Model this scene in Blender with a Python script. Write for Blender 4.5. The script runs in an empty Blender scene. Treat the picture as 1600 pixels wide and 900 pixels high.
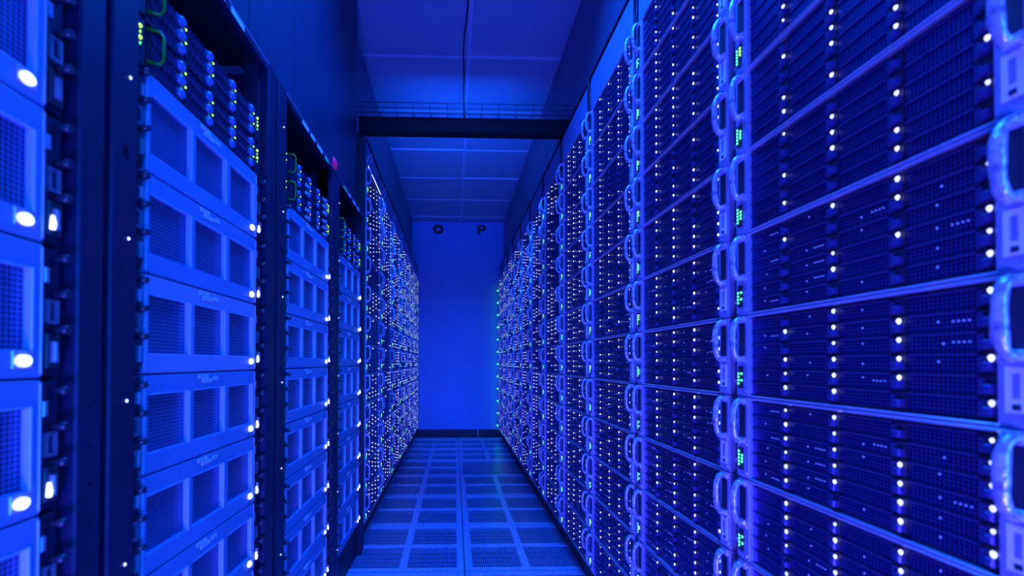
import bpy, bmesh, math, random
from mathutils import Vector, Matrix, Euler
rnd = random.Random(7)
PI = math.pi
S = bpy.context.scene
COL = S.collection
EYE = 1.10                       # camera height above the raised floor
FPX = 700.0

# ------------------------------------------------------------------ camera
cd = bpy.data.cameras.new('camera'); cam = bpy.data.objects.new('camera', cd); COL.objects.link(cam)
cd.sensor_width = 36; cd.sensor_fit = 'HORIZONTAL'; cd.lens = FPX/1600*36
YAW, PITCH, ROLL = math.radians(1.6), math.radians(0.7), 0.0025
cam.location = (0, 0, EYE)
fw = Vector((math.sin(YAW)*math.cos(PITCH), math.cos(YAW)*math.cos(PITCH), math.sin(PITCH)))
cam.rotation_mode = 'QUATERNION'
cam.rotation_quaternion = fw.to_track_quat('-Z', 'Y') @ Euler((0, 0, ROLL)).to_quaternion()
cd.shift_x = 70/1600; cd.shift_y = 107/1600
cd.clip_start = 0.02; cd.clip_end = 60
cd.dof.use_dof = True; cd.dof.focus_distance = 2.1; cd.dof.aperture_fstop = 2.6
S.camera = cam

# ------------------------------------------------------------------ world, exposure
w = bpy.data.worlds.new('world'); S.world = w; w.use_nodes = True
w.node_tree.nodes['Background'].inputs[0].default_value = (0.01, 0.06, 1.0, 1)
w.node_tree.nodes['Background'].inputs[1].default_value = 0.10
S.view_settings.view_transform = 'Standard'; S.view_settings.look = 'None'
S.view_settings.gamma = 1; S.view_settings.use_curve_mapping = False
S.view_settings.exposure = 0.0

# ------------------------------------------------------------------ fill lights added to light the room
def area(name, loc, target, sx, sy, power, color, spread=180):
    l = bpy.data.lights.new(name, 'AREA'); l.shape = 'RECTANGLE'; l.size = sx; l.size_y = sy
    l.energy = power; l.color = color; l.spread = math.radians(spread)
    o = bpy.data.objects.new(name, l); COL.objects.link(o); o.location = loc
    o.rotation_euler = (Vector(target)-Vector(loc)).to_track_quat('-Z', 'Y').to_euler()
    return o
AZURE = (0.004, 0.125, 1.0); VIOLET = (0.075, 0.07, 1.0)
area('aisle_fill_right', (0.50, -0.75, 1.0), (-0.5, 1.6, 0.95), 0.5, 1.5, 50, AZURE)  # added fill behind the camera, brightens the left row
area('aisle_fill_left', (-0.35, -0.45, 0.22), (0.62, 1.0, 0.65), 0.5, 0.4, 74, VIOLET)  # added violet fill behind the camera for the right row
area('overhead_fill', (0.05, 1.35, 3.10), (0.05, 1.35, 0), 0.9, 1.4, 72, AZURE, 120)  # added fill overhead, out of view
area('far_wall_fill', (0.05, 2.70, 2.43), (0.05, 6.3, 0.45), 0.9, 0.06, 11, AZURE, 52)  # added fill hidden behind the beam, brightens the far wall
area('far_ceiling_fill', (0.05, 2.76, 2.52), (0.05, 4.5, 3.16), 0.9, 0.06, 8, AZURE, 76)  # added fill hidden behind the beam, lifts the far ceiling
area('near_ceiling_fill', (0.05, -0.9, 1.3), (0.05, 1.9, 3.16), 0.8, 0.5, 1.2, AZURE)  # added fill behind the camera, lifts the near ceiling

# ------------------------------------------------------------------ materials
def nt(name):
    m = bpy.data.materials.new(name); m.use_nodes = True
    return m, m.node_tree, m.node_tree.nodes['Principled BSDF']
def mat(name, col, rough=0.5, metal=0.0, noise=0.0, nscale=60, bump=0.0, spec=0.5):
    m, t, b = nt(name); N = t.nodes; L = t.links
    b.inputs['Base Color'].default_value = (*col, 1); b.inputs['Roughness'].default_value = rough
    b.inputs['Metallic'].default_value = metal; b.inputs['Specular IOR Level'].default_value = spec
    if noise or bump:
        tc = N.new('ShaderNodeTexCoord'); n = N.new('ShaderNodeTexNoise'); n.inputs['Scale'].default_value = nscale
        n.inputs['Detail'].default_value = 4
        L.new(tc.outputs['Object'], n.inputs['Vector'])
        r = N.new('ShaderNodeMapRange'); r.inputs[1].default_value = .3; r.inputs[2].default_value = .7
        r.inputs[3].default_value = 1-noise; r.inputs[4].default_value = 1+noise
        L.new(n.outputs[0], r.inputs[0])
        mx = N.new('ShaderNodeVectorMath'); mx.operation = 'SCALE'; mx.inputs[0].default_value = col
        L.new(r.outputs[0], mx.inputs['Scale']); L.new(mx.outputs[0], b.inputs['Base Color'])
        if bump:
            bp = N.new('ShaderNodeBump'); bp.inputs['Strength'].default_value = bump; bp.inputs['Distance'].default_value = .002
            L.new(n.outputs[0], bp.inputs['Height']); L.new(bp.outputs[0], b.inputs['Normal'])
    return m
def perforated(name, col, hole, pitch, radius, rough=0.4, metal=0.3):
    m, t, b = nt(name); N = t.nodes; L = t.links
    tc = N.new('ShaderNodeTexCoord')
    s = N.new('ShaderNodeVectorMath'); s.operation = 'MULTIPLY'; s.inputs[1].default_value = (1/pitch, 0, 1/pitch)
    f = N.new('ShaderNodeVectorMath'); f.operation = 'FRACTION'
    d = N.new('ShaderNodeVectorMath'); d.operation = 'SUBTRACT'; d.inputs[1].default_value = (.5, 0, .5)
    ln = N.new('ShaderNodeVectorMath'); ln.operation = 'LENGTH'
    r = N.new('ShaderNodeMapRange'); r.inputs[1].default_value = radius-.08; r.inputs[2].default_value = radius+.08
    mx = N.new('ShaderNodeMix'); mx.data_type = 'RGBA'
    mx.inputs[6].default_value = (*hole, 1); mx.inputs[7].default_value = (*col, 1)
    L.new(tc.outputs['Object'], s.inputs[0]); L.new(s.outputs[0], f.inputs[0]); L.new(f.outputs[0], d.inputs[0])
    L.new(d.outputs[0], ln.inputs[0]); L.new(ln.outputs['Value'], r.inputs[0]); L.new(r.outputs[0], mx.inputs[0])
    L.new(mx.outputs[2], b.inputs['Base Color'])
    b.inputs['Roughness'].default_value = rough; b.inputs['Metallic'].default_value = metal
    return m
def glow(name, col, strength, sample=False):
    m, t, b = nt(name)
    b.inputs['Base Color'].default_value = (*col, 1)
    b.inputs['Emission Color'].default_value = (*col, 1); b.inputs['Emission Strength'].default_value = strength
    m.cycles.emission_sampling = 'FRONT' if sample else 'NONE'
    return m
M = {
 'frame': mat('dark_rack_paint', (.012, .018, .058), .42, .2, noise=.15, nscale=14),
 'black': mat('black_paint', (.012, .014, .03), .5),
 'void': mat('matt_black', (.004, .005, .012), .9, spec=.1),
 'bezel': mat('pale_bezel_plastic', (.17, .28, .56), .38, .1, noise=.06, nscale=9),
 'bezel_pale': mat('lilac_bezel_plastic', (.50, .36, .62), .38, .1, noise=.06, nscale=9),
 'trim': mat('bezel_edge_highlight', (.50, .60, .90), .3, .2),  # bezel edge highlight painted as a brighter strip colour
 'bezel_mesh': perforated('bezel_perforated_sheet', (.12, .19, .46), (.02, .03, .11), .0070, .40),
 'ear': mat('zinc_ear', (.30, .32, .45), .35, .6, noise=.2, nscale=40),
 'knob': mat('dark_knob', (.02, .03, .05), .35),
 'sticker': mat('white_sticker', (.95, .85, 1.0), .6),
 'sticker_green': mat('green_sticker', (.15, .9, .35), .6),
 'print': mat('sticker_print', (.25, .25, .4), .6),
 'drive': perforated('drive_perforated_sheet', (.085, .080, .38), (.003, .003, .02), .0056, .38, .34, .80),
 'drive_edge': mat('drive_plastic', (.05, .05, .18), .3, .3),
 'latch': mat('latch_tab', (.06, .055, .22), .3, .3),
 'rib': mat('vent_rib_plastic', (.045, .055, .15), .35, .1),
 'round_tab': mat('round_latch_tab', (.16, .20, .45), .3, .1),
 'lip': mat('brushed_edge_metal', (.98, .72, .98), .28, .75),
 'plate': mat('side_plate_metal', (.50, .46, .75), .35, .5, noise=.12, nscale=30),
 'handle': mat('handle_clear_plastic', (.62, .52, .85), .18, .35, noise=.55, nscale=95, bump=1.0, spec=.9),
 'body': mat('chassis_body', (.02, .02, .05), .6),
 'panel': mat('blanking_panel_blue', (.24, .30, .62), .5, .1, noise=.08, nscale=5),
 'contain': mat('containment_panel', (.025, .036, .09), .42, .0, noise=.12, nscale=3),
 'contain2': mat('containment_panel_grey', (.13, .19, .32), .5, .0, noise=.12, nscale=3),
 'wall': mat('painted_wall', (.14, .24, .70), .55, 0, noise=.06, nscale=3),
 'ceil': mat('mineral_ceiling_tile', (.30, .38, .62), .8, 0, noise=.10, nscale=110, bump=.3),
 'tbar': mat('ceiling_tee_bar', (.48, .56, .85), .5),
 'tile': mat('floor_tile_laminate', (.50, .62, .98), .30, .2, noise=.30, nscale=55, bump=.15),
 'grille': mat('floor_grille_metal', (.36, .44, .76), .32, .3, noise=.12, nscale=30),
 'wire': mat('galvanised_wire', (.16, .18, .30), .4, .6),
 'beam': mat('black_steel', (.005, .006, .012), .6, spec=.2),
 'cable': mat('black_cable', (.008, .008, .014), .6),
 'wcable': mat('pale_cable', (.50, .55, .75), .4),
 'green_glow_tint': mat('plastic_tinted_by_green_glow', (.03, .30, .02), .3),  # green LED light on the handles put into the base colour
 'led': glow('white_status_light', (.48, .56, 1.0), 6.0),
 'led_near': glow('white_drive_light', (.55, .62, 1.0), 2.6),
 'led_dim': glow('dim_status_light', (.12, .25, 1.0), 1.2),
 'led_big': glow('bright_status_lamp', (.42, .62, 1.0), 3.2, True),
 'led_green': glow('green_status_light', (.10, 1.0, .22), 2.6),
 'led_lime': glow('lime_status_light', (.42, 1.0, .05), 2.4),
 'led_cyan': glow('cyan_status_light', (.15, .9, .75), 2.4),
 'red_glow': glow('red_glow_emission', (.60, .01, .20), .30),
 'screw': glow('glowing_screw_glint', (.45, .60, 1.0), 3.0),  # glint of the post screws, painted as emission
}

# ------------------------------------------------------------------ mesh helpers
class MB:
    def __init__(s): s.v = []; s.f = []; s.m = []; s.sm = []; s.mats = []
    def mi(s, m):
        if m not in s.mats: s.mats.append(m)
        return s.mats.index(m)
    def face(s, pts, m, smooth=False):
        b = len(s.v); s.v += [tuple(p) for p in pts]; s.f.append(tuple(range(b, b+len(pts)))); s.m.append(s.mi(m)); s.sm.append(smooth)
    def box(s, x0, x1, y0, y1, z0, z1, m, c=0.0):
        """box, the -Y face chamfered by c"""
        b = len(s.v); k = s.mi(m)
        if c:
            s.v += [(x0+c, y0, z0+c), (x1-c, y0, z0+c), (x1-c, y0, z1-c), (x0+c, y0, z1-c),
                    (x0, y0+c, z0), (x1, y0+c, z0), (x1, y0+c, z1), (x0, y0+c, z1),
                    (x0, y1, z0), (x1, y1, z0), (x1, y1, z1), (x0, y1, z1)]
            fs = [(0, 1, 2, 3)] + [(i+4, (i+1) % 4+4, (i+1) % 4, i) for i in range(4)] + \
                 [(i+8, (i+1) % 4+8, (i+1) % 4+4, i+4) for i in range(4)] + [(11, 10, 9, 8)]
        else:
            s.v += [(x0, y0, z0), (x1, y0, z0), (x1, y0, z1), (x0, y0, z1), (x0, y1, z0), (x1, y1, z0), (x1, y1, z1), (x0, y1, z1)]
            fs = [(0, 1, 2, 3)] + [(i+4, (i+1) % 4+4, (i+1) % 4, i) for i in range(4)] + [(7, 6, 5, 4)]
        for f in fs: s.f.append(tuple(b+i for i in f)); s.m.append(k); s.sm.append(False)
    def tube(s, pts, r, m, n=6, closed=False, flat=1.0):
        k = s.mi(m); b = len(s.v); P = [Vector(p) for p in pts]; c = len(P)
        for i, p in enumerate(P):
            a = P[i-1] if (i or closed) else p; d = P[(i+1) % c] if (i < c-1 or closed) else p
            t = (d-a).normalized()
            u = t.cross(Vector((1, 0, 0)))
            if u.length < .2: u = t.cross(Vector((0, 0, 1)))
            u.normalize(); v = t.cross(u).normalized()
            rr = r[i] if isinstance(r, (list, tuple)) else r
            for j in range(n):
                an = 2*PI*j/n; s.v.append(tuple(p+u*math.cos(an)*rr+v*math.sin(an)*rr*flat))
        for i in range(c if closed else c-1):
            for j in range(n):
                i2 = (i+1) % c
                s.f.append((b+i*n+j, b+i*n+(j+1) % n, b+i2*n+(j+1) % n, b+i2*n+j)); s.m.append(k); s.sm.append(True)
        if not closed:
            s.f.append(tuple(b+j for j in range(n))[::-1]); s.m.append(k); s.sm.append(False)
            s.f.append(tuple(b+(c-1)*n+j for j in range(n))); s.m.append(k); s.sm.append(False)
    def lamp(s, x, y, z, r, m, n=6, taper=1.3):
        """little domed drop, facing -Y"""
        k = s.mi(m); b = len(s.v)
        for rr, yy in ((1, 0), (.62, -.55*r)):
            for j in range(n):
                a = 2*PI*j/n; zz = math.sin(a)*r*rr
                if zz < 0: zz *= taper
                s.v.append((x+math.cos(a)*r*rr*(.8 if zz < 0 else 1), y+yy, z+zz))
        for j in range(n):
            s.f.append((b+j, b+(j+1) % n, b+n+(j+1) % n, b+n+j)); s.m.append(k); s.sm.append(True)
        s.f.append(tuple(b+n+j for j in range(n))); s.m.append(k); s.sm.append(False)
    def mesh(s, name):
        me = bpy.data.meshes.new(name); me.from_pydata(s.v, [], s.f)
        for m in s.mats: me.materials.append(M[m])
        me.polygons.foreach_set('material_index', s.m); me.polygons.foreach_set('use_smooth', s.sm)
        me.update()
        bm = bmesh.new(); bm.from_mesh(me); bmesh.ops.recalc_face_normals(bm, faces=bm.faces); bm.to_mesh(me); bm.free()
        return me
def obj(name, me, parent=None, loc=(0, 0, 0), rz=0.0, kind=None):
    o = bpy.data.objects.new(name, me); COL.objects.link(o); o.location = loc; o.rotation_euler = (0, 0, rz)
    if parent: o.parent = parent
    if kind: o['kind'] = kind
    return o
def tag(o, label, cat, group=None):
    o['label'] = label; o['category'] = cat
    if group: o['group'] = group
    return o
def thing(name, label, cat, loc=(0, 0, 0), rz=0.0, group=None):
    return tag(obj(name, None, None, loc, rz), label, cat, group)
def one(name, fn, parent=None, **k):
    b = MB(); fn(b); return obj(name, b.mesh(name), parent, **k)
def boxobj(name, dims, m, parent=None, c=0.0, **k):
    b = MB(); b.box(*dims, m, c); return obj(name, b.mesh(name), parent, **k)

# projection, used only to skip things that lie wholly outside the picture
from bpy_extras.object_utils import world_to_camera_view
CM = Matrix.LocRotScale(cam.location, cam.rotation_quaternion, None).inverted()
def proj(x, y, z):
    p = CM @ Vector((x, y, z))
    if p.z > -0.02: return None
    return 730 + FPX*p.x/-p.z, 557 - FPX*p.y/-p.z
def seen(X, ya, yb, za, zb):
    pts = [proj(X, ya+(yb-ya)*i/6, z) for i in range(7) for z in (za, zb)]
    pts = [p for p in pts if p]
    if not pts: return False
    ins = [p for p in pts if -5 < p[0] < 1605]
    return bool(ins) and min(p[1] for p in ins) < 897 and max(p[1] for p in ins) > 3

ORD = ['first', 'second', 'third', 'fourth', 'fifth', 'sixth', 'seventh', 'eighth', 'ninth', 'tenth', 'eleventh', 'twelfth']

# ------------------------------------------------------------------ dimensions
P4 = 0.1778
XR, XL = 0.641, -0.540           # front planes of the two rows
ZB = EYE-0.964                   # bottom of the drive shelves
ZT = ZB+12*P4                    # top of the drive shelves
ZLINE = EYE+1.335                # top of the blanking panels
YW = 6.56                        # far wall
HC = EYE+2.06                    # ceiling
RP = 0.5464                      # pitch of the drive racks
YBEAM = 2.60

# ================================================================== SETTING
# ---- floor
floor = boxobj('floor', (-1.35, 1.35, -1.2, YW+.1, -.16, -.10), 'void', kind='structure')
TW = 0.662
def tile_frame(kind):
    b = MB(); g = .0028; h = .018
    xs = [g, .040, .040+.262, .040+.302, TW-.040+.0, TW-g]
    xs = [g, .042, .312, .352, .622, TW-g]; ys = [g, .040, .312, .350, .622, TW-g]
    if kind == 'full': xs = [g, .03, .632, TW-g]; ys = [g, .03, .632, TW-g]
    nx, ny = len(xs)-1, len(ys)-1
    for i in range(nx):
        for j in range(ny):
            if kind != 'solid' and i % 2 == 1 and j % 2 == 1: continue
            b.face([(xs[i], ys[j], 0), (xs[i+1], ys[j], 0), (xs[i+1], ys[j+1], 0), (xs[i], ys[j+1], 0)], 'tile')
    def wall(x0, y0, x1, y1, d): b.face([(x0, y0, 0), (x1, y1, 0), (x1, y1, -d), (x0, y0, -d)], 'tile')
    for (x0, x1, y0, y1) in [(g, TW-g, g, TW-g)] + ([] if kind == 'solid' else [(xs[i], xs[i+1], ys[j], ys[j+1]) for i in range(1, nx, 2) for j in range(1, ny, 2)]):
        wall(x0, y0, x1, y0, .03); wall(x0, y1, x1, y1, .03); wall(x0, y0, x0, y1, .03); wall(x1, y0, x1, y1, .03)
    return b.mesh('floor_tile'), xs, ys
fr_quad, qx, qy = tile_frame('quad'); fr_full, fx, fy = tile_frame('full'); fr_solid, _, _ = tile_frame('solid')
def grille_mesh(x0, x1, y0, y1, p, duty):
    b = MB(); n = int((x1-x0)/p); p = (x1-x0)/n
    for i in range(n):
        xa = x0+i*p; b.box(xa+p*(1-duty)/2, xa+p*(1+duty)/2, y0, y1, -.012, -.0025, 'grille')
    for k in range(1, 5):
        yy = y0+(y1-y0)*k/5; b.box(x0, x1, yy-.0012, yy+.0012, -.013, -.006, 'grille')
    return b.mesh('grille')
gq = grille_mesh(0, .270, 0, .271, .0104, .50); gf = grille_mesh(0, .602, 0, .602, .0125, .60)
for c in range(-2, 3):
    x0 = .056+(c-1)*TW
    for r in range(0, 9):
        y0 = 2.372+(r-2)*.668
        if y0+TW > YW+.1 and r > 8: continue
        inner = c in (0, 1)
        if not inner and not (c == -1): continue
        full = (c == 1 and r == 5)
        L = min(1.0, (YW-y0)/TW)
        if L < .2: continue
        t = obj('floor_tile', fr_full if full else (fr_quad if inner else fr_solid), floor, (x0, y0, 0))
        t.scale.y = L if L < 1 else 1
        if full: obj('grille', gf, t, (fx[1], fy[1], 0), kind='stuff')
        elif inner:
            for i in (1, 3):
                for j in (1, 3): obj('grille', gq, t, (qx[i], qy[j], 0), kind='stuff')

# ---- ceiling
ceil = boxobj('ceiling', (-1.35, 1.35, -1.2, YW+.1, HC+.03, HC+.08), 'tbar', kind='structure')
CT = 0.668
def ct_mesh(w, l):
    b = MB(); b.face([(0, 0, 0), (w, 0, 0), (w, l, 0), (0, l, 0)], 'ceil')
    for a, d in (((0, 0), (w, 0)), ((w, 0), (w, l)), ((w, l), (0, l)), ((0, l), (0, 0))):
        b.face([(a[0], a[1], 0), (d[0], d[1], 0), (d[0], d[1], .03), (a[0], a[1], .03)], 'ceil')
    return b.mesh('ceiling_tile')
ctm = ct_mesh(1.20, CT-.022)
ys_c = [2.34+(k)*CT for k in range(-5, 7)]
for k, y in enumerate(ys_c):
    for side in (-1, 1):
        x0 = .09+.012 if side > 0 else .09-.012-1.2
        t = obj('ceiling_tile', ctm, ceil, (x0, y+.011, HC+(.004 if (k+side) % 3 else .009)))
        if y+CT > YW: t.scale.y = max(.1, (YW-y-.011)/(CT-.022))
for y in ys_c: boxobj('tee_bar', (-1.1, 1.28, y-.006, y+.006, HC-.002, HC+.03), 'tbar', ceil)
boxobj('tee_bar', (.078, .102, -1.1, YW, HC-.004, HC+.03), 'tbar', ceil)

# ---- far wall, plinth, letters
boxobj('wall_back', (-1.35, 1.35, YW, YW+.1, -.1, HC), 'wall', kind='structure')
boxobj('baseboard_back', (-.72, .80, YW-.02, YW, 0, .115), 'black', kind='structure')
# ---- containment walls above the rows
def containment(name, X, d, ya, yb, za, step, m):
    root = boxobj(name, (X+(.012 if d > 0 else -.06), X+(.06 if d > 0 else -.012), ya, yb, za, HC), 'black', kind='structure')
    y = ya
    while y < yb-.05:
        y2 = min(y+step, yb)
        boxobj('panel', (min(X, X+.012*d), max(X, X+.012*d), y+.002, y2-.002, za+.001, HC-.001), m, root)
        y += step
    return root
containment('wall_right', .715, 1, -1.1, YW, ZLINE-.1, RP*2, 'contain2')
containment('wall_left', -.625, -1, YBEAM+.09, YW, ZLINE-.1, .59*2, 'contain2')
containment('wall_left', -.565, -1, -1.1, YBEAM+.0, EYE+.86, .333, 'contain')
boxobj('trim_1', (-.70, XL+.004, YBEAM+.02, YBEAM+.085, 0, EYE+1.337), 'black', kind='structure')   # column that carries the beam, left

def ring(b, cx, z0, w, h, t, y0, y1, m, a0=0, a1=2*PI, n=28, p=2.6):
    """stroke ring in the XZ plane, real thickness"""
    full = abs(a1-a0-2*PI) < 1e-4; pts = []
    for i in range(n+(0 if full else 1)):
        a = a0+(a1-a0)*i/n; c, s_ = math.cos(a), math.sin(a)
        f = lambda R, q: (math.copysign(abs(q)**(2/p), q))*R
        pts.append(((cx+f(w/2, c), z0+f(h/2, s_)), (cx+f(w/2-t, c), z0+f(h/2-t*.9, s_))))
    N = len(pts)
    for i in range(N if full else N-1):
        (o1, i1), (o2, i2) = pts[i], pts[(i+1) % N]
        V = lambda q, y: (q[0], y, q[1])
        b.face([V(o1, y0), V(o2, y0), V(i2, y0), V(i1, y0)], m)
        b.face([V(o1, y0), V(o2, y0), V(o2, y1), V(o1, y1)], m); b.face([V(i1, y0), V(i2, y0), V(i2, y1), V(i1, y1)], m)
lz = EYE+1.945
tag(one('letter', lambda b: ring(b, -.245, lz, .155, .135, .046, YW-.006, YW-.0005, 'black')), 'black letter O painted on the far wall near the ceiling', 'letter')
def pf(b):
    b.box(.33, .372, YW-.006, YW-.0005, lz-.068, lz+.068, 'black')
    b.box(.372, .410, YW-.006, YW-.0005, lz+.040, lz+.068, 'black'); b.box(.372, .410, YW-.006, YW-.0005, lz-.022, lz+.006, 'black')
    ring(b, .405, lz+.023, .095, .090, .038, YW-.006, YW-.0005, 'black', -PI/2, PI/2, 12)
tag(one('letter', pf), 'black letter P painted on the far wall near the ceiling', 'letter')

# ================================================================== DRIVE SHELF (4U, 24 drives)
SW, SH = .5195, P4-.002
SX0 = .009
DX0, DZ0, DPX, DPZ = .0405, .0085, .1101, .0268
def _body():
    b = MB(); b.box(0.0, SW, .004, .40, 0.0005, SH, 'body'); return b.mesh('chassis')
def _edge(z0, z1):
    b = MB(); b.box(.0, SW, -.009, .004, z0, z1, 'lip', .0012); return b.mesh('edge_lip')
m_body = _body(); m_top = _edge(SH-.0042, SH); m_bot = _edge(.0004, .0036)
def _plate(left):
    b = MB(); x0, x1 = (.0005, .040) if left else (SW-.0385, SW-.0005)
    b.box(x0, x1, -.011, .004, .0042, SH-.005, 'plate', .0015)
    cx = (x0+x1)/2
    if left:   # window for the indicator lights
        b.box(cx-.012, cx+.004, -.0125, -.0105, .018, .066, 'knob')
    for z in (.012, .074, .168): b.box(cx+.008, cx+.013, -.0125, -.0105, z-.0025, z+.0025, 'lip')
    b.box(cx-.010, cx+.010, -.0120, -.0105, .088, .160, 'body')
    return b.mesh('side_plate')
m_pl, m_pr = _plate(True), _plate(False)
def _handle(seed):
    r = random.Random(seed); b = MB(); pts = []; rr = []
    z0, z1, D = .080, .170, .024
    prof = [(0, z1-.003), (-.010, z1-.001), (-.013, z1-.003), (-.018, z1-.011), (-.021, z1-.024), (-.0215, (z0+z1)/2+.010),
            (-.0215, (z0+z1)/2-.010), (-.021, z0+.024), (-.018, z0+.011), (-.013, z0+.003), (-.010, z0+.001), (0, z0+.003)]
    for (y, z) in prof:
        pts.append((0, y-.010, z)); rr.append(.0052+r.uniform(-.0006, .0012))
    b.tube(pts, rr, 'handle', 8, flat=1.5)
    # moulded feet at the plate
    b.box(-.009, .009, -.015, -.010, z1-.009, z1+.004, 'handle', .002); b.box(-.009, .009, -.015, -.010, z0-.004, z0+.009, 'handle', .002)
    return b.mesh('handle')
m_handles = [_handle(i) for i in range(3)]
def _sticker():
    b = MB(); b.box(-.011, .011, -.0126, -.0110, .018, .070, 'sticker')
    b.box(-.0035, .0035, -.0131, -.0126, .034, .062, 'print'); b.box(-.004, .004, -.0131, -.0126, .021, .028, 'knob')
    return b.mesh('sticker')
m_stick = _sticker()
def _green(seed):
    r = random.Random(seed); b = MB()
    for k in range(5):
        z = .057-k*.0072
        if r.random() < .92: b.lamp(-.006, -.0128, z, .0026, 'led_green' if k else 'led_cyan', 5, 1)
        if r.random() < .7 and k < 4: b.lamp(.0045, -.0128, z, .0030, 'led_lime' if seed % 2 else 'led_green', 5, 1)
    return b.mesh('indicator_lights')
m_green = [_green(i) for i in range(4)]
def drive_geo(b, x, z):
    w_, h = DPX-.0035, DPZ-.0022
    b.box(x, x+w_-.022, -.0015, .004, z, z+h, 'drive')
    b.box(x, x+w_-.022, -.0040, -.0015, z+h-.0028, z+h, 'drive_edge')
    b.box(x+w_-.022, x+w_, -.001, .004, z, z+h, 'body')
    b.box(x+w_-.021, x+w_-.0135, -.0045, -.001, z+.002, z+h-.004, 'drive_edge')
    b.box(x+w_-.0125, x+w_-.003, -.0100, -.001, z+.003, z+h-.011, 'latch', .0018)
def _drive():
    b = MB(); drive_geo(b, 0, 0); return b.mesh('drive_module')
m_drive = _drive()
LEDX, LEDZ = DPX-.0035-.0052, DPZ-.0022-.0062
LR = .0033
def _led(r=LR, m='led_near'):
    b = MB(); b.lamp(0, -.006, 0, r, m, 7); return b.mesh('status_light')
m_led = _led(); m_led_s = _led(.0026)
def _alldrives():
    b = MB()
    for c in range(4):
        for r in range(6): drive_geo(b, DX0+c*DPX, DZ0+r*DPZ)
    return b.mesh('drive_modules')
m_alldrives = _alldrives()
def _ledset(seed, p, far):
    r = random.Random(seed); b = MB(); R = (.0033, .0034, .0034)[far]
    for c in range(4):
        for k in range(6):
            if r.random() < p: b.lamp(DX0+c*DPX+LEDX, -.006, DZ0+k*DPZ+LEDZ, R*r.uniform(.75, 1.05), 'led', 5)
    if not b.v: b.lamp(DX0+LEDX, -.006, DZ0+LEDZ, R, 'led', 5)
    return b.mesh('status_lights')
m_ledsets = {(far, q): [_ledset(40+i+far*10, q, far) for i in range(5)] for far in (0, 1, 2) for q in (.80, .58, .18)}
def _specks(seed):
    r = random.Random(seed); b = MB()
    for c in range(4):
        for k in range(6):
            if r.random() < .7: b.lamp(DX0+c*DPX+.040+(.006 if r.random() < .3 else 0), -.002, DZ0+k*DPZ+.013+r.uniform(-.004, .004), .0013, 'led_dim', 5, 1)
            if r.random() < .30:
                for q in range(4): b.lamp(DX0+c*DPX+.058+q*.006, -.002, DZ0+k*DPZ+.012, .0011, 'led_dim', 5, 1)
    return b.mesh('activity_lights')
m_specks = [_specks(i) for i in range(4)]

def drive_shelf(label, loc, rz, near, far, group, p, speck):
    t = thing('drive_shelf', label, 'drive shelf', loc, rz, group)
    obj('chassis', m_body, t); obj('edge_lip', m_top, t); obj('edge_lip', m_bot, t)
    pl = obj('side_plate', m_pl, t); pr = obj('side_plate', m_pr, t)
    obj('handle', rnd.choice(m_handles), pl, (.020, 0, 0)); obj('handle', rnd.choice(m_handles), pr, (SW-.0187, 0, 0))
    obj('indicator_lights', rnd.choice(m_green), pl, (.016, 0, 0)); obj('sticker', m_stick, pr, (SW-.0187, 0, 0))
    if near:
        for c in range(4):
            for r in range(6):
                d = obj('drive_module', m_drive, t, (DX0+c*DPX, 0, DZ0+r*DPZ))
                if rnd.random() < p: 
                    l = obj('status_light', m_led, d, (LEDX, 0, LEDZ)); s = rnd.choice((.75, 1, 1, 1.15)); l.scale = (s, 1, s)
    else:
        obj('drive_modules', m_alldrives, t, kind='stuff')
        obj('status_lights', rnd.choice(m_ledsets[(far, p)]), t, kind='stuff')
    if speck: obj('activity_lights', rnd.choice(m_specks), t, kind='stuff')
    return t

def shelf_label(k, n, rack, side):
    pos = 'topmost' if k == 0 else ('lowest' if k == n-1 else ORD[k]+' down')
    return f'dark drive shelf, {pos} in view, {ORD[rack]} drive rack of the {side} row'

# ------------------------------------------------------------------ racks that carry them
def rack_frame(label, X, ya, yb, side, group):
    """open frame behind the shelves; ya nearer edge, yb farther edge"""
    rz = -PI/2 if side == 'right' else PI/2
    t = thing('equipment_rack', label, 'rack', (X, yb if side == 'right' else ya, 0), rz, group)
    Wd = yb-ya
    boxobj('post', (.0, .0085, -.002, .05, ZB-.006, ZLINE), 'frame', t); boxobj('post', (Wd-.0085, Wd, -.002, .05, ZB-.006, ZLINE), 'frame', t)
    boxobj('side_panel', (.001, .004, .05, .42, .0, ZT+.02), 'frame', t); boxobj('side_panel', (Wd-.004, Wd-.001, .05, .42, .0, ZT+.02), 'frame', t)
    boxobj('plinth', (.0, Wd, .040, .40, .0, ZB-.004), 'black', t)
    boxobj('blanking_panel', (.0085, Wd-.0085, -.004, .012, ZT+.006, ZLINE-.004), 'panel', t, .003)
    for z in [ZB+P4*q+.03 for q in range(12)]:
        pass
    b = MB()
    for q in range(24): b.box(.0015, .007, -.0035, -.002, ZB+q*P4/2+.030, ZB+q*P4/2+.037, 'lip')
    for q in range(24): b.box(Wd-.007, Wd-.0015, -.0035, -.002, ZB+q*P4/2+.030, ZB+q*P4/2+.037, 'lip')
    obj('rack_screws', b.mesh('rack_screws'), t, kind='stuff')
    return t

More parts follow.
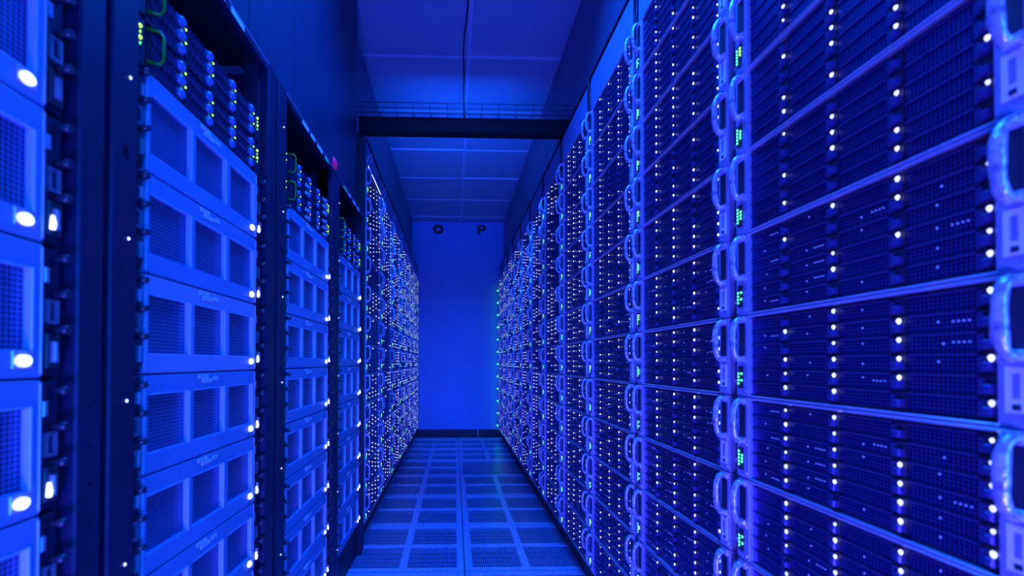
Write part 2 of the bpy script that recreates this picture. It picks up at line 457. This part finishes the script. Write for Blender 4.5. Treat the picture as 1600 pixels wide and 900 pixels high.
G0 = 1.012-.018
for k in range(11):
    yb = G0+k*RP; ya = yb-RP
    rack_frame(f'dark equipment rack full of drive shelves, {ORD[k]} from the camera on the right', XR, ya, yb, 'right', 'equipment racks of the right row')
    vis = [q for q in range(12) if seen(XR, ya+.02, yb-.01, ZB+q*P4, ZB+(q+1)*P4)][::-1]
    for n, q in enumerate(vis):
        near = k < 3; far = 0 if k < 4 else (1 if k < 7 else 2)
        p = rnd.choice((.80, .80, .58)) 
        drive_shelf(shelf_label(n, len(vis), k, 'right'), (XR, yb-SX0, ZB+q*P4+.001), -PI/2, near, far, 'drive shelves of the right row', p, k < 4 and ZB+q*P4 < EYE+.25)
LY0, LRP = 2.70-.02, .5535
for k in range(7):
    ya = LY0+k*LRP; yb = ya+LRP-.004
    rack_frame(f'dark equipment rack full of drive shelves, {ORD[k]} beyond the black column on the left', XL, ya, ya+RP, 'left', 'equipment racks at the far end of the left row')
    vis = [q for q in range(12) if seen(XL, ya+.02, yb-.01, ZB+q*P4, ZB+(q+1)*P4)][::-1]
    for n, q in enumerate(vis):
        far = 1 if k < 3 else 2
        p = .18 if (q, k) in ((6, 0), (8, 0), (5, 0), (6, 1), (3, 1), (5, 1)) else rnd.choice((.80, .80, .58))
        drive_shelf(shelf_label(n, len(vis), k, 'left'), (XL, ya+SX0, ZB+q*P4+.001), PI/2, False, far, 'drive shelves of the left row', p, False)
# lit strip on top of the first of them
def strip(b):
    for q in range(26): b.lamp(.03+q*.018, -.014, ZT+.012, .0035, 'led', 5, 1)
    b.box(.02, .50, -.0135, -.004, ZT+.006, ZT+.018, 'body')
tag(one('light_strip', strip, loc=(XL, LY0, 0), rz=PI/2), 'row of tiny white lights along the top of the first far-left drive rack', 'light strip')

# ================================================================== LEFT ROW: disk arrays with three-panel bezels
BH = P4-.003
def bezel_mesh(W):
    bm = bmesh.new()
    fx_ = [0, .028, .308, .350, .628, .680, .965, 1.0]; xs = [q*W for q in fx_]; zs = [0, .036, .140, BH]
    V = {}
    for i, x in enumerate(xs):
        for j, z in enumerate(zs): V[i, j] = bm.verts.new((x, 0, z))
    fs = []
    for i in range(7):
        for j in range(3):
            if j == 1 and i in (1, 3, 5): continue
            fs.append(bm.faces.new((V[i, j], V[i+1, j], V[i+1, j+1], V[i, j+1])))
    r = bmesh.ops.extrude_face_region(bm, geom=fs)
    for v in [g for g in r['geom'] if isinstance(g, bmesh.types.BMVert)]: v.co.y += .022
    bmesh.ops.recalc_face_normals(bm, faces=bm.faces)
    ed = [e for e in bm.edges if len(e.link_faces) == 2 and e.calc_face_angle(0) > 1 and min(v.co.y for v in e.verts) < .001]
    ed = [e for e in ed if max(v.co.y for v in e.verts) < .001]
    bmesh.ops.bevel(bm, geom=ed, offset=.0022, segments=2, affect='EDGES', profile=.6)
    me = bpy.data.meshes.new('bezel'); bm.to_mesh(me); bm.free(); me.materials.append(M['bezel'])
    return me, xs, zs
def _panel(w):
    b = MB(); b.box(0, w, .010, .016, .036, .140, 'bezel_mesh'); return b.mesh('mesh_panel')
def _ear(flip):
    """mounting ear beside the bezel: plate, latch frame, two knobs, lever"""
    b = MB(); s = -1 if flip else 1
    def X(a, c): return (min(s*a, s*c), max(s*a, s*c))
    b.box(*X(.002, .030), .004, .010, .002, BH-.002, 'frame', .001)
    b.box(*X(.008, .026), .000, .004, .100, .104, 'ear'); b.box(*X(.008, .026), .000, .004, .072, .076, 'ear')
    b.box(*X(.008, .012), .000, .004, .076, .100, 'ear'); b.box(*X(.022, .026), .000, .004, .076, .100, 'ear')
    b.box(*X(.006, .028), -.001, .004, .012, .058, 'knob', .002)
    b.box(*X(.012, .020), -.007, .000, .020, .048, 'ear', .002)
    for z in (.112, .160, .064):
        pts = [(s*.020, .006, z), (s*.020, -.006, z), (s*.020, -.010, z), (s*.020, -.018, z)]
        b.tube(pts, [.004, .004, .0065, .0055], 'knob', 8)
    b.box(*X(.004, .011), .000, .004, .126, .146, 'lip', .001)
    for z in (.008, .068, .150): b.box(*X(.013, .018), .002, .004, z-.002, z+.002, 'black')
    return b.mesh('mounting_ear')
m_earL, m_earR = _ear(True), _ear(False)
def _stick2():
    b = MB()
    for (x, w_, z) in ((0, .036, .006), (.014, .036, -.003), (.058, .018, .001)):
        b.box(x, x+w_, -.0014, -.0002, z, z+.0080, 'sticker')
        b.box(x+.002, x+w_-.002, -.0017, -.0014, z+.0022, z+.0034, 'print'); b.box(x+.002, x+w_*.7, -.0017, -.0014, z+.0050, z+.0060, 'print')
    return b.mesh('sticker')
m_st2 = _stick2()
def _lamp():
    b = MB(); b.tube([(0, .0, 0), (0, -.003, 0), (0, -.005, 0)], [.0075, .0075, .005], 'led_big', 12, flat=1.25); return b.mesh('status_lamp')
m_lamp = _lamp()
def _lampplate():
    b = MB(); b.box(-.014, .014, -.0015, 0, -.010, .012, 'lip', .001)
    return b.mesh('lamp_plate')
m_lpl = _lampplate()
def _earlamp():
    b = MB(); b.tube([(0, -.001, -.008), (0, -.002, 0), (0, -.001, .010)], [.0030, .0034, .0016], 'led', 6); return b.mesh('latch_light')
m_earlamp = _earlamp()
ZTOPB = EYE+.510
LR_ = [(.142, .587), (.778, 1.213), (1.443, 1.904), (2.090, 2.535)]
LR_ = [(a+.015, b+.015) for a, b in LR_]
names_left = ['nearest', 'second', 'third', 'fourth']
bez = {}
for ri, (ya, yb) in enumerate(LR_):
    W = yb-ya-.002
    bm_, xs, zs = bezel_mesh(W)
    tb = MB()  # pale strips imitating the highlight along opening and bezel edges
    for i in (1, 3, 5):
        tb.box(xs[i+1]-.0005, xs[i+1]+.0030, -.0020, .009, zs[1]-.001, zs[2]+.001, 'trim', .0008)
        tb.box(xs[i], xs[i+1], -.0012, .004, zs[2]-.0005, zs[2]+.0014, 'trim')
    tb.box(W-.003, W, -.0015, .004, .004, BH-.004, 'trim', .0008); tb.box(0, .003, -.0015, .004, .004, BH-.004, 'trim', .0008)
    m_tr = tb.mesh('opening_highlight')
    bm_pale = bm_.copy(); bm_pale.materials[0] = M['bezel_pale']
    pms = [_panel(xs[i+1]-xs[i]) for i in (1, 3, 5)]
    vis = [u for u in range(8) if seen(XL, ya, yb+.03, ZTOPB-(u+1)*P4, ZTOPB-u*P4)]
    body = MB(); body.box(0, W, .022, .42, .001, BH-.001, 'body'); m_b = body.mesh('chassis')
    for n, u in enumerate(vis):
        z = ZTOPB-(u+1)*P4+.0015
        pos = 'topmost' if n == 0 and ri else ('lowest' if n == len(vis)-1 else ORD[n]+' down')
        t = thing('disk_array', f'three-panel {"lilac" if (ri, u) == (1, 2) else "blue"} disk array, {pos} in view, {names_left[ri]} rack on the left', 'disk array', (XL, ya+.001, z), PI/2, 'disk arrays of the left row')
        obj('chassis', m_b, t); bz = obj('bezel', bm_pale if (ri, u) == (1, 2) else bm_, t); obj('opening_highlight', m_tr, bz)
        for i, pm in zip((1, 3, 5), pms): obj('mesh_panel', pm, t, (xs[i], 0, 0))
        e1 = obj('mounting_ear', m_earL, t); e2 = obj('mounting_ear', m_earR, t, (W, 0, 0))
        if ri != 0 or n % 2: obj('latch_light', m_earlamp, e2, (.010, -.002, .028))
        if ri: obj('sticker', m_st2, bz, (W*.385, 0, .157))
        p_ = obj('lamp_plate', m_lpl, t, (W-.026, 0, .022)); obj('status_lamp', m_lamp, p_, (0, -.001, 0))

# ---- 2U servers above the arrays
def ribbed_drive(b, x, z, w_, h, stick, labelled):
    b.box(x, x+w_, .004, .012, z, z+h, 'body')
    n = 5
    for i in range(n):    # slanting vent ribs
        xa = x+.004+i*(w_-.030)/n; d = (w_-.030)/n
        b.face([(xa, .0035, z+h-.002), (xa+.004, .0035, z+h-.002), (xa+d+.004, .0035, z+.002), (xa+d, .0035, z+.002)], 'rib')
        b.face([(xa, .0035, z+h-.002), (xa, -.0035, z+h-.004), (xa+d, -.0035, z+.004), (xa+d, .0035, z+.002)], 'rib')
    b.box(x+w_-.024, x+w_-.001, .000, .004, z+.001, z+h-.001, 'drive_edge')
    b.tube([(x+w_-.012, .002, z+h/2), (x+w_-.012, -.005, z+h/2), (x+w_-.012, -.009, z+h/2)], [.0105, .0105, .007], 'round_tab', 10)
    if labelled: b.box(x+w_-.050, x+w_-.027, -.0025, -.0008, z+.007, z+.019, 'sticker')
SVH = .089
for ri in (1, 2, 3):
    ya, yb = LR_[ri]; W = yb-ya-.002; w_ = (W-.028)/4
    for tier in (0, 1):
        z = ZTOPB+.002+tier*SVH
        word = ['lower', 'upper'][tier]
        t = thing('storage_server', f'dark ribbed server with green lights, {word} one atop the {names_left[ri]} left rack', 'server', (XL-.006, ya+.001, z), PI/2, 'storage servers of the left row')
        boxobj('chassis', (0, W, .012, .42, 0, SVH-.002), 'body', t)
        boxobj('front_frame', (0, W, -.002, .012, -.001, .003), 'frame', t); 
        for c in range(4):
            for r in range(3):
                b = MB(); ribbed_drive(b, 0, 0, w_-.002, .026, True, ri > 1 and (c, r) in ((1, 0), (1, 1), (3, 0), (3, 1), (3, 2)))
                d = obj('drive_bay', b.mesh('drive_bay'), t, (.014+c*w_, 0, .004+r*.0275))
                if r > 0:
                    l = MB(); l.lamp(w_-.001, -.004, .006, .0026, 'led_lime', 6, 1); obj('status_light', l.mesh('status_light'), d)
        for sx in (0, 1):
            b = MB(); x0 = -.024 if not sx else W; 
            b.box(x0, x0+.024, -.002, .006, .002, SVH-.004, 'frame', .001)
            er = obj('mounting_ear', b.mesh('mounting_ear'), t)
            g = MB(); 
            for q in range(4): g.lamp(x0+.010, -.003, .066-q*.010, .0038 if q % 2 == 0 else .0022, 'led_lime' if q < 3 else 'led_green', 7, 1)
            obj('indicator_lights', g.mesh('indicator_lights'), er)
            if not sx:
                hh = MB(); hh.tube([(.004, -.002, .074), (.012, -.020, .074), (.016, -.024, .066), (.016, -.024, .026), (.012, -.020, .016), (.004, -.002, .016)], .0027, 'green_glow_tint', 7)
                h = obj('handle', hh.mesh('handle'), t); h['label'] = 'bracket handle tinted by green light'

# ---- frames of the left racks
ZH = EYE+.845
edges = [(.02, .690-.002), (.700, 1.330), (1.345, 1.998+.015), (2.020, 2.605)]
posts = [((-.0, .0), (.641, .688)), ((.700, .758), (1.262+.012, 1.330)), ((1.345, 1.412), (1.950, 2.008)), ((2.020, 2.062), (2.583, 2.604))]
for ri, (ya, yb) in enumerate(LR_):
    (n0, n1), (f0, f1) = posts[ri]
    start = n0 if ri else -.02
    t = thing('equipment_rack', f'dark rack holding pale disk arrays, {names_left[ri]} along the left row', 'rack', (XL, start, 0), PI/2, 'equipment racks of the near left row')
    sh = -start
    def bx(name, a, b_, y0, y1, z0, z1, m, c=0): return boxobj(name, (a+sh, b_+sh, y0, y1, z0, z1), m, t, c)
    if ri:
        p1 = bx('post', n0, n1, -.012, .05, 0, ZH, 'frame', .003)
        bx('side_panel', n0+.002, n0+.006, .05, .44, 0, ZH, 'frame')
    p2 = bx('post', f0, f1, -.012, .05, 0, ZH, 'frame', .003)
    bx('side_panel', f1-.006, f1-.002, .05, .44, 0, ZH, 'frame')
    bx('rail', yb+.031, f0, .012, .05, 0, ZH, 'body')
    if ri: bx('rail', n1, ya-.031, .012, .05, 0, ZH, 'body')
    bx('header', (n1 if ri else -.02), f0, -.010, .004, ZH-.022, ZH-.001, 'frame', .002)
    bx('header_highlight', (n1 if ri else -.02), f0, -.0115, -.009, ZH-.004, ZH-.001, 'plate')  # highlight on the header edge, put in as a pale strip
    bx('top_panel', (n1 if ri else -.02), f0, .004, .44, ZH-.010, ZH-.002, 'black')
    bx('plinth', (n1 if ri else -.02), f0, .016, .42, 0, ZTOPB-8*P4-.004, 'black')
    # post screws with their glint put in as emission, holes
    for q in range(7):
        z = EYE-.85+q*.262
        for (a, c) in (((n0+n1)/2+.008, ri > 0),):
            if c and z < ZH-.05:
                b = MB(); b.lamp(a+sh, -.0125, z, .0026, 'screw', 7, 1); obj('screw_glint', b.mesh('screw_glint'), t)
    b = MB()
    for q in range(6):
        b.box((f0+f1)/2+sh-.002, (f0+f1)/2+sh+.002, -.0125, -.0118, EYE-.07-q*.055, EYE-.066-q*.055, 'void')
    if ri: b.box((n0+n1)/2+sh-.005, (n0+n1)/2+sh+.005, -.0125, -.0118, EYE+.325, EYE+.347, 'void')
    obj('cage_holes', b.mesh('cage_holes'), t, kind='stuff')
    # stickers along the header
    if ri:
        for q, (a, l, m) in enumerate(((.10, .065, 'sticker'), (.19, .05, 'sticker'), (.27, .065, 'sticker'), (.37, .05, 'sticker_green'))):
            if ri == 3: a = [.03, .12, .22, .32][q]; m = ['sticker_green', 'sticker', 'sticker', 'sticker'][q]
            if ri == 1 and q == 3: continue
            s_ = bx('sticker', ya+a, ya+a+l, -.0112, -.0100, ZH-.019, ZH-.006, m)
            if m == 'sticker_green': s_['label'] = 'green sticker'

# ================================================================== BEAM, CABLE TRAY, CABLES
t = boxobj('beam', (XL-.02, XR+.03, YBEAM, YBEAM+.06, EYE+1.338, EYE+1.425), 'beam', c=.004)
tag(t, 'black steel beam spanning the aisle between the two rows', 'beam')
tr = thing('cable_tray', 'thin wire basket tray lying on top of the black beam', 'cable tray', (0, YBEAM+.03, EYE+1.425))
def traywires():
    x0, x1 = -.575, .69
    for z, ys in ((.073, (-.05, .05)), (.043, (-.05, .05)), (.010, (-.05, 0, .05))):
        for y in ys:
            b = MB(); b.tube([(x0, y, z), (x1, y, z)], .0022, 'wire', 6); obj('wire', b.mesh('wire'), tr)
    b = MB(); b.tube([(0, -.05, .075), (0, -.05, .006), (0, .05, .006), (0, .05, .075)], .0020, 'wire', 6); me = b.mesh('cross_wire')
    for i in range(13): obj('cross_wire', me, tr, (x0+.03+i*.1, 0, 0))
traywires()
def curve_cable(name, pts, r, m, label, cat='cable', group=None):
    P = [Vector(p) for p in pts]; out = []
    for i in range(len(P)-1):
        a, b_, c, d = P[max(i-1, 0)], P[i], P[i+1], P[min(i+2, len(P)-1)]
        for s_ in range(5):
            u = s_/5; out.append(.5*((2*b_)+(-a+c)*u+(2*a-5*b_+4*c-d)*u*u+(-a+3*b_-3*c+d)*u**3))
    out.append(P[-1]); b = MB(); b.tube(out, r, m, 7)
    return tag(obj(name, b.mesh(name)), label, cat, group)
z = HC-.008
curve_cable('cable', [(.070, 1.2, z), (.074, 2.0, z), (.072, 2.5, z), (.052, 2.9, z), (.062, 3.2, z-.004), (.060, 3.33, z-.02), (.067, 3.40, z-.25), (.06, 2.70, EYE+1.52)], .0045, 'cable', 'thin black cable running along the middle of the ceiling')
# black cable run along the rack tops, ties hanging at every joint
pts = [(XR-.004, -.3+i*.22, ZLINE+.004+.004*math.sin(i*2.1)) for i in range(32)]
curve_cable('cable', pts, .006, 'cable', 'black cable run lying along the top of the right row')
pts = [(XL+.004, YBEAM+.10+i*.22, ZLINE+.004+.004*math.sin(i*1.7)) for i in range(18)]
curve_cable('cable', pts, .006, 'cable', 'black cable run lying along the top of the far left row')
for k in range(10):
    y = G0+k*RP
    r = random.Random(k)
    pts = [(XR-.012, y, ZLINE+.002), (XR-.014, y-.006, ZLINE-.05), (XR-.011, y+.005, ZLINE-.10), (XR-.013, y, ZT+.01), (XR-.012, y+.003, ZT-.03)]
    lab = f'black cable drop in the joint between the {ORD[k]} and {ORD[k+1]} racks on the right'
    curve_cable('cable_drop', pts, .0055, 'cable', lab, 'cable', 'black cable drops of the right row')
for k in range(4):
    y = LY0+k*LRP+.01
    c = Vector((XL+.030, y+.05, ZT+.065)); b = MB()
    b.tube([(c.x-.012+.012*math.sin(a), c.y+.035*math.cos(a), c.z+.030*math.sin(a)) for a in [2*PI*i/16 for i in range(16)]], .003, 'wcable', 6, closed=True)
    tag(obj('cable_loop', b.mesh('cable_loop')), f'pale cable loop hanging above the {ORD[k]} drive rack of the left row', 'cable', 'pale cable loops of the left row')
# red glow of an unseen lamp, painted as an emissive disc on the panel
b = MB(); b.tube([(0, 0, 0), (0, -.004, 0), (0, -.010, 0)], [.030, .028, .016], 'red_glow', 16)
tag(obj('red_glow_disc', b.mesh('red_glow_disc'), None, (-.565, 2.10, EYE+.925), PI/2), 'small dull red glow painted on the panel above the left racks', 'lamp')
# conduit on the plinth of the far wall
b = MB(); b.tube([(.34, YW-.026, .0), (.34, YW-.026, .125)], .006, 'wcable', 7)
tag(obj('conduit', b.mesh('conduit')), 'thin pale conduit standing against the black plinth of the far wall', 'conduit')
# green pilot lamps on the end of the right row, shining on the far wall
for q in range(12):
    z = ZB+q*P4+.045
    b = MB(); b.lamp(0, 0, 0, .008, 'led_green', 8, 1)
    o = obj('end_light', b.mesh('end_light'), None, (XR-.018, YW-.06, z)); 
    l = bpy.data.lights.new('end_light_glow', 'POINT'); l.energy = .07; l.color = (.02, 1.0, .40); l.shadow_soft_size = .006
    lo = bpy.data.objects.new('end_light_glow', l); COL.objects.link(lo); lo.location = (-.0, -.012, 0); lo.parent = o
    tag(o, f'small green lamp glowing on the far wall beside the right row, {ORD[11-q]} from the top', 'lamp', 'green lamps at the end of the right row')
